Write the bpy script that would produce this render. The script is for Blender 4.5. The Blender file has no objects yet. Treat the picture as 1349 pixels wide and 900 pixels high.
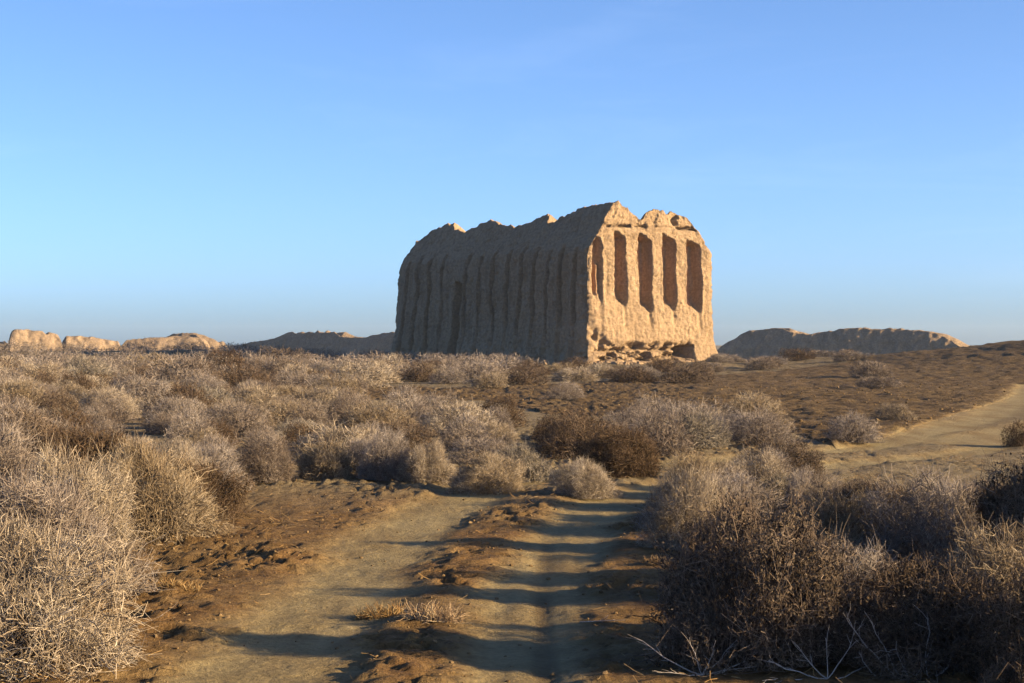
import bpy, math, random
import numpy as np
from mathutils import Vector

SC = bpy.context.scene
COL = SC.collection
R_ = math.radians

# ------------------------------------------------------------------ camera, sky, sun, exposure
CAM_H = 1.7
F_PX = 2352.0                                   # focal length in pixels of the 1349 px wide photograph
cam_d = bpy.data.cameras.new('camera')
cam = bpy.data.objects.new('camera', cam_d)
COL.objects.link(cam)
cam.location = (0, 0, CAM_H)
cam.rotation_euler = (R_(90), 0, 0)
cam_d.sensor_width = 36
cam_d.lens = 36 * F_PX / 1349
cam_d.clip_start = 0.1
cam_d.clip_end = 20000
SC.camera = cam

SUN_AZ = 105.0                                  # degrees clockwise from +Y (the view direction)
SUN_EL = 14.0
world = bpy.data.worlds.new('World')
SC.world = world
world.use_nodes = True
wn = world.node_tree
bg = wn.nodes['Background']
sky = wn.nodes.new('ShaderNodeTexSky')
sky.sky_type = 'NISHITA'
sky.sun_disc = False
sky.sun_elevation = R_(SUN_EL)
sky.sun_rotation = R_(SUN_AZ)
sky.altitude = 200
sky.air_density = 0.5
sky.dust_density = 1.35
sky.ozone_density = 3.0
# faint torn veils of high cloud, all over the sky
_tc = wn.nodes.new('ShaderNodeTexCoord'); _mp = wn.nodes.new('ShaderNodeMapping'); _ns = wn.nodes.new('ShaderNodeTexNoise'); _rp = wn.nodes.new('ShaderNodeValToRGB'); _mx = wn.nodes.new('ShaderNodeMix')
_mp.inputs['Scale'].default_value = (2.2, 2.2, 13.0); _mp.inputs['Rotation'].default_value = (0, R_(-7), 0)
_ns.inputs['Scale'].default_value = 2.0; _ns.inputs['Detail'].default_value = 7; _ns.inputs['Roughness'].default_value = 0.6; _ns.inputs['Distortion'].default_value = 0.6
_rp.color_ramp.elements[0].position = 0.55; _rp.color_ramp.elements[0].color = (0, 0, 0, 1)
_rp.color_ramp.elements[1].position = 0.8; _rp.color_ramp.elements[1].color = (0.04, 0.04, 0.04, 1)
_mx.data_type = 'RGBA'; _mx.inputs[7].default_value = (5.6, 6.0, 7.2, 1)
wn.links.new(_tc.outputs['Generated'], _mp.inputs[0]); wn.links.new(_mp.outputs[0], _ns.inputs['Vector']); wn.links.new(_ns.outputs['Fac'], _rp.inputs[0])
wn.links.new(_rp.outputs[0], _mx.inputs[0]); wn.links.new(sky.outputs[0], _mx.inputs[6]); _tn = wn.nodes.new('ShaderNodeMix'); _tn.data_type = 'RGBA'; _tn.blend_type = 'MULTIPLY'; _tn.inputs[0].default_value = 1.0; _tn.inputs[7].default_value = (0.95, 1.01, 1.06, 1)
wn.links.new(_mx.outputs[2], _tn.inputs[6]); wn.links.new(_tn.outputs[2], bg.inputs['Color'])
bg.inputs['Strength'].default_value = 0.069

sun_d = bpy.data.lights.new('sun', 'SUN')
sun_d.energy = 4.7
sun_d.angle = R_(0.5)
sun_d.color = (1.0, 0.69, 0.35)
sun = bpy.data.objects.new('sun', sun_d)
COL.objects.link(sun)
_s = Vector((math.sin(R_(SUN_AZ)) * math.cos(R_(SUN_EL)), math.cos(R_(SUN_AZ)) * math.cos(R_(SUN_EL)), math.sin(R_(SUN_EL))))
sun.rotation_euler = _s.to_track_quat('Z', 'Y').to_euler()
sun.location = (40, -10, 40)

vs = SC.view_settings
vs.view_transform = 'Standard'
vs.look = 'None'
vs.exposure = 2.0
vs.gamma = 1
vs.use_curve_mapping = False
SC.cycles.max_bounces = 6
SC.cycles.diffuse_bounces = 3
SC.cycles.glossy_bounces = 1
SC.cycles.volume_bounces = 1

# ------------------------------------------------------------------ numpy helpers
def _hash(ix, iy, iz, seed):
    h = (ix.astype(np.int64) * 374761393 + iy.astype(np.int64) * 668265263 + iz.astype(np.int64) * 2147483647 + seed * 974634777) & 0xFFFFFFFF
    h = ((h ^ (h >> 13)) * 1274126177) & 0xFFFFFFFF
    h = ((h ^ (h >> 16)) * 2246822519) & 0xFFFFFFFF
    h = h ^ (h >> 15)
    return (h & 0xFFFFFF).astype(np.float64) / 0xFFFFFF

def vnoise(x, y, z=None, seed=0):
    """smooth value noise in [-1, 1]"""
    x = np.asarray(x, float); y = np.asarray(y, float)
    z = np.zeros_like(x) if z is None else np.asarray(z, float)
    ix, iy, iz = np.floor(x), np.floor(y), np.floor(z)
    fx, fy, fz = x - ix, y - iy, z - iz
    fx = fx * fx * fx * (fx * (fx * 6 - 15) + 10); fy = fy * fy * fy * (fy * (fy * 6 - 15) + 10); fz = fz * fz * (3 - 2 * fz)
    ix, iy, iz = ix.astype(np.int64), iy.astype(np.int64), iz.astype(np.int64)
    out = 0
    zs = (0,) if not np.any(fz) else (0, 1)
    for dz in zs:
        wz = (fz if dz else 1 - fz)
        a = _hash(ix, iy, iz + dz, seed); b = _hash(ix + 1, iy, iz + dz, seed)
        c = _hash(ix, iy + 1, iz + dz, seed); d = _hash(ix + 1, iy + 1, iz + dz, seed)
        out = out + wz * ((a * (1 - fx) + b * fx) * (1 - fy) + (c * (1 - fx) + d * fx) * fy)
    return out * 2 - 1

def fbm(x, y, z=None, octaves=4, seed=0, gain=0.5):
    s = 0; a = 1.0; t = 0
    for k in range(octaves):
        f = 2.03 ** k
        s = s + a * vnoise(x * f, y * f, None if z is None else z * f, seed + k * 17)
        t += a; a *= gain
    return s / t

def cells(x, y, seed):
    """2-D cellular noise: distance to nearest and second nearest point, random value of the nearest cell"""
    ix, iy = np.floor(x).astype(np.int64), np.floor(y).astype(np.int64)
    f1 = np.full(x.shape, 9.0); f2 = np.full(x.shape, 9.0); rv = np.zeros(x.shape)
    zz = np.zeros_like(ix)
    for dx in (-1, 0, 1):
        for dy in (-1, 0, 1):
            px_ = ix + dx + _hash(ix + dx, iy + dy, zz, seed); py_ = iy + dy + _hash(ix + dx, iy + dy, zz, seed + 1)
            d = np.hypot(px_ - x, py_ - y)
            r = _hash(ix + dx, iy + dy, zz, seed + 2)
            near = d < f1
            f2 = np.where(near, f1, np.minimum(f2, d)); rv = np.where(near, r, rv); f1 = np.where(near, d, f1)
    return f1, f2, rv

def sstep(a, b, x):
    t = np.clip((x - a) / (b - a), 0, 1)
    return t * t * (3 - 2 * t)

def mesh_np(name, verts, faces, smooth=False, attrs=None):
    verts = np.ascontiguousarray(verts, dtype=np.float32).reshape(-1, 3)
    faces = np.ascontiguousarray(faces, dtype=np.int32)
    n, k = faces.shape
    me = bpy.data.meshes.new(name)
    me.vertices.add(len(verts)); me.vertices.foreach_set('co', verts.ravel())
    me.loops.add(n * k); me.loops.foreach_set('vertex_index', faces.ravel())
    me.polygons.add(n)
    me.polygons.foreach_set('loop_start', np.arange(0, n * k, k, dtype=np.int32))
    me.polygons.foreach_set('use_smooth', np.full(n, smooth))
    for an, av in (attrs or {}).items():
        at = me.attributes.new(an, 'FLOAT', 'POINT')
        at.data.foreach_set('value', np.ascontiguousarray(av, dtype=np.float32).ravel())
    me.update(calc_edges=True)
    return me

def link(name, me, mat=None, parent=None, loc=None):
    o = bpy.data.objects.new(name, me)
    COL.objects.link(o)
    if mat is not None and me is not None and len(me.materials) == 0:
        me.materials.append(mat)
    if parent is not None:
        o.parent = parent
    if loc is not None:
        o.location = loc
    return o

def tag(o, label=None, cat=None, group=None, kind=None):
    if label: o['label'] = label
    if cat: o['category'] = cat
    if group: o['group'] = group
    if kind: o['kind'] = kind
    return o

def tubes(P, rad, sides=3, rng=None):
    """P (N,K,3) polylines, rad (N,K) -> verts, quad faces"""
    N, K, _ = P.shape
    T = P[:, -1] - P[:, 0]
    T /= np.linalg.norm(T, axis=1, keepdims=True) + 1e-9
    ref = rng.normal(size=(N, 3))
    A = np.cross(T, ref); A /= np.linalg.norm(A, axis=1, keepdims=True) + 1e-9
    B = np.cross(T, A)
    ang = np.arange(sides) * 2 * math.pi / sides
    off = A[:, None, None, :] * np.cos(ang)[None, None, :, None] + B[:, None, None, :] * np.sin(ang)[None, None, :, None]
    V = P[:, :, None, :] + off * rad[:, :, None, None]
    base = (np.arange(N) * K * sides)[:, None, None]
    k = np.arange(K - 1)[None, :, None] * sides
    j = np.arange(sides)[None, None, :]
    j2 = (j + 1) % sides
    f = np.stack([base + k + j, base + k + j2, base + k + sides + j2, base + k + sides + j], -1).reshape(-1, 4)
    return V.reshape(-1, 3), f

def join(parts):
    """list of (verts, faces, tint per vertex)"""
    vs_, fs_, ts_ = [], [], []
    o = 0
    for v, f, t in parts:
        vs_.append(v); fs_.append(f + o); ts_.append(t); o += len(v)
    return np.concatenate(vs_), np.concatenate(fs_), np.concatenate(ts_)

# ------------------------------------------------------------------ materials
def mat_base(name, rough=0.95):
    m = bpy.data.materials.new(name)
    m.use_nodes = True
    nt = m.node_tree
    b = nt.nodes['Principled BSDF']
    b.inputs['Roughness'].default_value = rough
    b.inputs['Specular IOR Level'].default_value = 0.12
    return m, nt, b

def nz(nt, scale, detail=4, coord='Object', rough=0.55, mapping=None, dist=0.0):
    tc = nt.nodes.new('ShaderNodeTexCoord')
    n = nt.nodes.new('ShaderNodeTexNoise')
    n.inputs['Scale'].default_value = scale
    n.inputs['Detail'].default_value = detail
    n.inputs['Roughness'].default_value = rough
    n.inputs['Distortion'].default_value = dist
    if mapping:
        mp = nt.nodes.new('ShaderNodeMapping')
        mp.inputs['Scale'].default_value = mapping
        nt.links.new(tc.outputs[coord], mp.inputs['Vector'])
        nt.links.new(mp.outputs[0], n.inputs['Vector'])
    else:
        nt.links.new(tc.outputs[coord], n.inputs['Vector'])
    return n.outputs['Fac']

def ramp(nt, fac, stops):
    r = nt.nodes.new('ShaderNodeValToRGB')
    el = r.color_ramp.elements
    while len(el) < len(stops): el.new(0.5)
    for e, (p, c) in zip(el, stops):
        e.position = p; e.color = (*c, 1)
    nt.links.new(fac, r.inputs['Fac'])
    return r.outputs['Color']

def mix(nt, fac, a, b, mode='MIX'):
    m = nt.nodes.new('ShaderNodeMix')
    m.data_type = 'RGBA'; m.blend_type = mode
    for inp, v in ((m.inputs[0], fac), (m.inputs[6], a), (m.inputs[7], b)):
        if hasattr(v, 'node'): nt.links.new(v, inp)
        elif isinstance(v, (int, float)): inp.default_value = v
        else: inp.default_value = (*v, 1)
    return m.outputs[2]

def attr(nt, name):
    a = nt.nodes.new('ShaderNodeAttribute')
    a.attribute_name = name
    return a.outputs['Fac']

def math_n(nt, op, a, b=0.0, clamp=False):
    m = nt.nodes.new('ShaderNodeMath'); m.operation = op; m.use_clamp = clamp
    for i, v in enumerate((a, b)):
        if hasattr(v, 'node'): nt.links.new(v, m.inputs[i])
        else: m.inputs[i].default_value = v
    return m.outputs[0]

def bump(nt, b, h, dist, strength=1.0):
    n = nt.nodes.new('ShaderNodeBump')
    n.inputs['Distance'].default_value = dist
    n.inputs['Strength'].default_value = strength
    nt.links.new(h, n.inputs['Height'])
    nt.links.new(n.outputs[0], b.inputs['Normal'])

def mud_material(name, pale, mid, dark, ruddy=None, gscale=1.0):
    m, nt, b = mat_base(name)
    big = nz(nt, 0.30 * gscale, 6, rough=0.62)
    fine = nz(nt, 4.5 * gscale, 7, rough=0.72)
    streak = nz(nt, 1.5 * gscale, 6, mapping=(1.6, 1.6, 0.10))
    course = nz(nt, 1.2 * gscale, 5, mapping=(0.9, 0.9, 4.5))
    c = ramp(nt, big, [(0.32, mid), (0.52, pale), (0.70, tuple(0.5 * (x + y) for x, y in zip(mid, dark)))])
    c = mix(nt, math_n(nt, 'MULTIPLY', ramp(nt, fine, [(0.36, (1, 1, 1)), (0.60, (0, 0, 0))]), 0.6), c, dark)
    c = mix(nt, math_n(nt, 'MULTIPLY', ramp(nt, streak, [(0.5, (0, 0, 0)), (0.70, (1, 1, 1))]), 0.45), c, dark)
    c = mix(nt, math_n(nt, 'MULTIPLY', ramp(nt, course, [(0.52, (0, 0, 0)), (0.66, (1, 1, 1))]), 0.14), c, dark)
    c = mix(nt, math_n(nt, 'MULTIPLY', ramp(nt, fine, [(0.55, (0, 0, 0)), (0.72, (1, 1, 1))]), 0.5), c, tuple(min(0.5, 1.25 * x) for x in pale))
    if ruddy:
        c = mix(nt, math_n(nt, 'MULTIPLY', attr(nt, 'plaster_bounce'), 0.9), c, ruddy)  # reddish niche-back plaster, with warm bounced light painted into its colour
    nt.links.new(c, b.inputs['Base Color'])
    fb = math_n(nt, 'ADD', nz(nt, 7 * gscale, 8, rough=0.75), math_n(nt, 'MULTIPLY', course, 0.2))
    bump(nt, b, fb, 0.22, 1.0)
    return m

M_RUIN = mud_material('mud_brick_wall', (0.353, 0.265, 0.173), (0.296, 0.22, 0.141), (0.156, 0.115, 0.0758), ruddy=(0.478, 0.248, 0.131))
M_FAR = mud_material('distant_mud_wall', (0.264, 0.205, 0.144), (0.226, 0.172, 0.12), (0.12, 0.0954, 0.0708), gscale=0.8)

def twig_material(name, dark, mid, pale, rnd=0.35):
    m, nt, b = mat_base(name, 0.8)
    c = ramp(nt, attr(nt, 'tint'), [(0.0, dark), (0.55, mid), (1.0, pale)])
    oi = nt.nodes.new('ShaderNodeObjectInfo')
    h = nt.nodes.new('ShaderNodeHueSaturation')
    v = math_n(nt, 'ADD', math_n(nt, 'MULTIPLY', oi.outputs['Random'], rnd), 1 - rnd / 2)
    s = math_n(nt, 'SUBTRACT', 1.15, math_n(nt, 'MULTIPLY', oi.outputs['Random'], 0.4))
    nt.links.new(v, h.inputs['Value']); nt.links.new(s, h.inputs['Saturation'])
    nt.links.new(c, h.inputs['Color'])
    nt.links.new(h.outputs[0], b.inputs['Base Color'])
    return m

M_TWIG = {
    'straw': twig_material('straw_twigs', (0.0802, 0.0594, 0.04), (0.19, 0.155, 0.109), (0.338, 0.298, 0.235)),
    'grey': twig_material('grey_brown_twigs', (0.059, 0.0469, 0.0411), (0.145, 0.121, 0.103), (0.272, 0.245, 0.219)),
    'sage': twig_material('grey_green_twigs', (0.0578, 0.0519, 0.0414), (0.149, 0.133, 0.106), (0.289, 0.258, 0.209)),
    'brown': twig_material('dark_brown_twigs', (0.0273, 0.0191, 0.0131), (0.0756, 0.053, 0.036), (0.168, 0.125, 0.0872)),
}
M_LEAF = twig_material('small_withered_leaves', (0.0254, 0.0195, 0.0119), (0.0581, 0.0424, 0.0258), (0.109, 0.0814, 0.0497))
M_STEM, _nt, _b = mat_base('woody_stem', 0.9)
_nt.links.new(ramp(_nt, nz(_nt, 9, 4), [(0.3, (0.0604, 0.0468, 0.0353)), (0.7, (0.133, 0.11, 0.0904))]), _b.inputs['Base Color'])
M_BARE, _nt, _b = mat_base('bleached_dead_wood', 0.85)
_nt.links.new(ramp(_nt, nz(_nt, 14, 4), [(0.3, (0.182, 0.161, 0.142)), (0.7, (0.339, 0.321, 0.307))]), _b.inputs['Base Color'])
M_GRASS = twig_material('dry_grass_blades', (0.142, 0.0876, 0.0442), (0.226, 0.157, 0.0811), (0.295, 0.238, 0.147), 0.2)

# ------------------------------------------------------------------ the ground
# the dirt track: centre line of each rut, as (x, y) in metres
RUT_L = np.array([(-1.75, 3.0), (-1.42, 6.5), (-1.30, 8.9), (-1.20, 11.4), (-1.06, 14.8), (-0.78, 18.0), (-0.20, 21.0), (0.9, 23.6), (3.0, 26.0), (6.2, 29.8), (10.3, 39.0), (15.2, 53.0), (20.5, 70.0)], float)
RUT_R = np.array([(-0.25, 3.0), (-0.04, 6.5), (0.06, 8.9), (0.10, 11.4), (0.30, 14.2), (0.55, 16.6), (1.2, 19.4), (2.4, 22.2), (4.4, 24.8), (7.5, 28.6), (11.8, 38.0), (16.7, 52.2), (22.0, 69.2)], float)

def resample(pl, step=0.12):
    d = np.concatenate([[0], np.cumsum(np.linalg.norm(np.diff(pl, axis=0), axis=1))])
    s = np.arange(0, d[-1], step)
    x = np.interp(s, d, pl[:, 0]); y = np.interp(s, d, pl[:, 1])
    k = np.ones(9) / 9
    xp = np.pad(x, 4, mode='edge'); yp = np.pad(y, 4, mode='edge')
    return np.stack([np.convolve(xp, k, 'valid'), np.convolve(yp, k, 'valid')], 1)

RL, RR = resample(RUT_L), resample(RUT_R)
SIDE = resample(np.array([(8.2, 30.5), (11.0, 35.0), (15.0, 42.0), (20.0, 52.0), (25.0, 62.0)], float))
RUT3 = resample(np.array([(0.05, 6.0), (0.18, 9.0), (0.19, 11.0), (0.21, 13.0), (0.32, 15.6), (0.40, 16.8)], float), 0.02)

def dist_to(pl, x, y, chunk=40000):
    out = np.full(x.shape, 1e3)
    xf, yf, of = x.ravel(), y.ravel(), out.ravel()
    near = np.where((yf > pl[:, 1].min() - 4) & (yf < pl[:, 1].max() + 4) & (xf > pl[:, 0].min() - 4) & (xf < pl[:, 0].max() + 4))[0]
    for i in range(0, len(near), chunk):
        ii = near[i:i + chunk]
        d2 = (xf[ii, None] - pl[None, :, 0]) ** 2 + (yf[ii, None] - pl[None, :, 1]) ** 2
        of[ii] = np.sqrt(d2.min(1))
    return of.reshape(x.shape)

def macro(x, y):
    """height of the land without small relief"""
    h = 0.05 * fbm(x / 7, y / 7, octaves=2, seed=5) * sstep(6, 20, y)
    hx = (x - 36) / 14.0
    hy = (y - 96) / np.where(y < 96, 17.0, 30.0)
    hill = 2.25 * np.exp(-hx * hx - hy * hy)
    hill = np.where(x > 36, 2.25 * np.exp(-((x - 36) / 40) ** 2 - hy * hy), hill)
    h = h + hill * (1 + 0.10 * fbm(x / 4, y / 4, octaves=3, seed=9))
    for mx, my, mh, sx, sy in ((13.6, 108, 0.22, 2.6, 4), (18.6, 112, 0.40, 3.0, 5), (22.5, 104, 0.15, 2.6, 5), (10.5, 104, 0.35, 2.6, 4), (-40, 150, 0.9, 16, 12), (-24, 150, 0.6, 8, 10)):
        h = h + mh * np.exp(-((x - mx) / sx) ** 2 - ((y - my) / sy) ** 2)
    h = h - 1.5 * sstep(150, 235, y)
    return h

def masks(x, y):
    dl, dr = dist_to(RL, x, y), dist_to(RR, x, y)
    wob = 0.26 * fbm(x * 1.5, y * 1.2, octaves=5, seed=31, gain=0.6)
    wide = 1 + 0.35 * sstep(25, 45, y)
    l = 1 - sstep(0.24, 0.70, dl / wide + wob)
    r = 1 - sstep(0.20, 0.58, dr / wide + wob)
    sd = 1 - sstep(0.9, 1.9, dist_to(SIDE, x, y) + 2 * wob)
    track = np.maximum(np.maximum(l, r), sd * 0.9)
    return track, dl, dr

def px(x, y, z):
    return 674.5 + F_PX * x / y, 450 + F_PX * (CAM_H - z) / y

def in_poly(poly, x, y):
    inside = np.zeros(np.shape(x), bool)
    n = len(poly)
    for i in range(n):
        x1, y1 = poly[i]; x2, y2 = poly[(i + 1) % n]
        c = ((y1 > y) != (y2 > y)) & (x < (x2 - x1) * (y - y1) / (y2 - y1 + 1e-12) + x1)
        inside ^= c
    return inside

# the open field of broken soil, and the strip in front of the castle, as outlines on the ground (metres)
def gnd(xp, yp):
    d = CAM_H * F_PX / (yp - 450.0)
    return ((xp - 674.5) / F_PX * d, d)
FIELD = [gnd(*p) for p in [(470, 508), (600, 513), (760, 506), (900, 498), (1200, 486), (1420, 482), (1420, 540), (1349, 518), (1230, 555), (1120, 592), (1020, 566), (1000, 545), (900, 536), (800, 548), (720, 545), (640, 528), (480, 527)]]

def micro(x, y, track, dl, dr):
    field = in_poly(FIELD, x, y).astype(float)
    rough = (1 - track)
    wx = x + 0.18 * fbm(x * 3, y * 3, octaves=2, seed=42); wy = y + 0.18 * fbm(x * 3 + 9, y * 3, octaves=2, seed=44)
    a = fbm(wx * 2.4, wy * 2.4, octaves=4, seed=41)
    patch = sstep(-0.25, 0.35, fbm(x * 0.8, y * 0.8, octaves=3, seed=47))
    near = 1 - sstep(30, 60, y)
    sel = (y > 6) & (y < 34) & (np.abs(x) < 12)
    clod = np.zeros_like(x)
    if np.any(sel):
        xs_, ys_ = wx[sel], wy[sel]
        a1, a2, ar = cells(xs_ * 6.5, ys_ * 6.5, 301)
        b1, b2, br = cells(xs_ * 15, ys_ * 15, 311)
        clod[sel] = 0.050 * ar ** 2 * sstep(0.02, 0.30, a2 - a1) + 0.020 * br ** 1.5 * sstep(0.0, 0.35, b2 - b1) + 0.008 * fbm(xs_ * 24, ys_ * 24, octaves=2, seed=321)
    between = 1 - 0.35 * ((dl < 1.4) & (dr < 1.4))
    h = rough * near * between * (0.020 * a + (0.35 + 0.65 * patch) * clod)
    pit = sstep(0.20, 0.42, fbm(wx * 5.6, wy * 6.5, octaves=3, seed=49))
    h = h - rough * near * 0.045 * pit * (0.3 + 0.7 * patch)
    h = h + track * (0.013 * fbm(wx * 5, wy * 3.0, octaves=5, seed=53, gain=0.62) + 0.25 * clod * sstep(0.0, 0.5, fbm(x * 1.6, y * 1.1, octaves=3, seed=55))) - 0.04 * track
    f = fbm(x * 2.6, y * 1.5, octaves=4, seed=61, gain=0.65)
    h = h + field * rough * (0.09 * f + 0.05 * np.abs(fbm(x * 3.4, y * 2.4, octaves=2, seed=67)))
    far = sstep(60, 90, y) * (1 - field)
    h = h + far * 0.10 * fbm(x * 0.9, y * 0.6, octaves=4, seed=71)
    return h, field

def build_ground():
    ys = [-900, -300, -120, -50, -20, -8, -3, 0, 2, 3.5, 5, 5.8]
    y = 6.4
    while y < 1500:
        ys.append(y)
        y += min(max(0.032, y * y * 3.7e-4), 0.16 + max(0, y - 55) * 0.012) if y < 130 else y * 0.03
    xs = list(np.arange(-5.0, 5.0001, 0.034))
    x, st = 5.0, 0.04
    right = []
    while x < 1500:
        x += st; right.append(x); st = min(st * 1.035, 0.17) if x < 26 else st * 1.08
    xs = [-v for v in reversed(right)] + xs + right
    X, Y = np.meshgrid(np.array(xs), np.array(ys))
    track, dl, dr = masks(X, Y)
    hm, field = micro(X, Y, track, dl, dr)
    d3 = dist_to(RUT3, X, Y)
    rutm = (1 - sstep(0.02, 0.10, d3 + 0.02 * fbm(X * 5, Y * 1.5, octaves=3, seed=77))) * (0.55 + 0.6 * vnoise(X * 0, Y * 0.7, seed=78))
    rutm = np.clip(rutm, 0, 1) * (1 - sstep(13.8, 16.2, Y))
    Z = macro(X, Y) + hm - 0.018 * rutm + 0.006 * np.exp(-((d3 - 0.17) / 0.05) ** 2)
    nY, nX = X.shape
    idx = np.arange(nY * nX).reshape(nY, nX)
    f = np.stack([idx[:-1, :-1], idx[:-1, 1:], idx[1:, 1:], idx[1:, :-1]], -1).reshape(-1, 4)
    pxx, pyy = X, Y
    litter = sstep(16.5, 22, Y) * (1 - field) * (1 - track)
    me = mesh_np('ground', np.stack([X, Y, Z], -1), f, smooth=True,
                 attrs={'track': track, 'field': field, 'litter': litter, 'rut_shade': rutm, 'open': np.maximum(field, sstep(56, 70, Y))})
    m, nt, b = mat_base('dry_loess_soil')
    big = nz(nt, 0.5, 5)
    mid = nz(nt, 3.2, 6, rough=0.62)
    fin = nz(nt, 22, 6, rough=0.7)
    soil = ramp(nt, mid, [(0.28, (0.0797, 0.0498, 0.0213)), (0.5, (0.133, 0.088, 0.0389)), (0.72, (0.192, 0.137, 0.0659))])
    soil = mix(nt, ramp(nt, big, [(0.42, (0, 0, 0)), (0.68, (0.7, 0.7, 0.7))]), soil, (0.165, 0.0944, 0.0364))
    dust = ramp(nt, mid, [(0.25, (0.184, 0.153, 0.0826)), (0.75, (0.26, 0.222, 0.124))])
    dust = mix(nt, ramp(nt, nz(nt, 1.7, 5, mapping=(1.0, 0.25, 1)), [(0.42, (0, 0, 0)), (0.7, (0.8, 0.8, 0.8))]), dust, (0.143, 0.104, 0.0502))
    fieldc = ramp(nt, nz(nt, 1.3, 6, rough=0.7), [(0.3, (0.0689, 0.0456, 0.0227)), (0.55, (0.126, 0.0912, 0.0472)), (0.75, (0.174, 0.134, 0.0753))])
    lit = ramp(nt, mid, [(0.3, (0.118, 0.0912, 0.0534)), (0.7, (0.213, 0.183, 0.116))])
    c = mix(nt, attr(nt, 'litter'), soil, lit)
    c = mix(nt, attr(nt, 'field'), c, fieldc)
    c = mix(nt, attr(nt, 'track'), c, dust)
    c = mix(nt, math_n(nt, 'MULTIPLY', attr(nt, 'rut_shade'), 0.8), c, (0.0638, 0.0456, 0.0252))  # shade inside the narrow tyre rut, painted as a dark soil colour
    spk = nz(nt, 9, 6, rough=0.7)
    sp = math_n(nt, 'MULTIPLY', ramp(nt, spk, [(0.36, (1, 1, 1)), (0.47, (0, 0, 0))]), math_n(nt, 'SUBTRACT', 0.75, math_n(nt, 'MULTIPLY', attr(nt, 'track'), 0.6)))
    c = mix(nt, sp, c, (0.052, 0.031, 0.014))
    weed = nz(nt, 2.1, 7, rough=0.75)
    far_m = math_n(nt, 'SUBTRACT', attr(nt, 'open'), attr(nt, 'track'), True)
    c = mix(nt, math_n(nt, 'MULTIPLY', ramp(nt, weed, [(0.40, (1, 1, 1)), (0.50, (0, 0, 0))]), far_m), c, (0.050, 0.036, 0.020))
    c = mix(nt, math_n(nt, 'MULTIPLY', ramp(nt, weed, [(0.56, (0, 0, 0)), (0.66, (0.7, 0.7, 0.7))]), far_m), c, (0.19, 0.135, 0.075))
    c = mix(nt, 0.5, c, ramp(nt, fin, [(0.3, (0.4, 0.4, 0.4)), (0.7, (1.15, 1.15, 1.15))]), 'MULTIPLY')
    nt.links.new(c, b.inputs['Base Color'])
    bh = math_n(nt, 'ADD', fin, math_n(nt, 'ADD', math_n(nt, 'MULTIPLY', math_n(nt, 'MULTIPLY', weed, far_m), 6.0), math_n(nt, 'MULTIPLY', math_n(nt, 'MULTIPLY', spk, math_n(nt, 'SUBTRACT', 1.0, attr(nt, 'track'))), 1.6)))
    bump(nt, b, bh, 0.035, 1.0)
    o = link('ground', me, m)
    tag(o, 'dry loess ground with rough brown soil and a pale two rut dirt track', None, None, 'structure')
    return o
build_ground()

def ground_z(x, y):
    x = np.atleast_1d(np.asarray(x, float)); y = np.atleast_1d(np.asarray(y, float))
    t, dl, dr = masks(x, y)
    return macro(x, y) + micro(x, y, t, dl, dr)[0]

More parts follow.
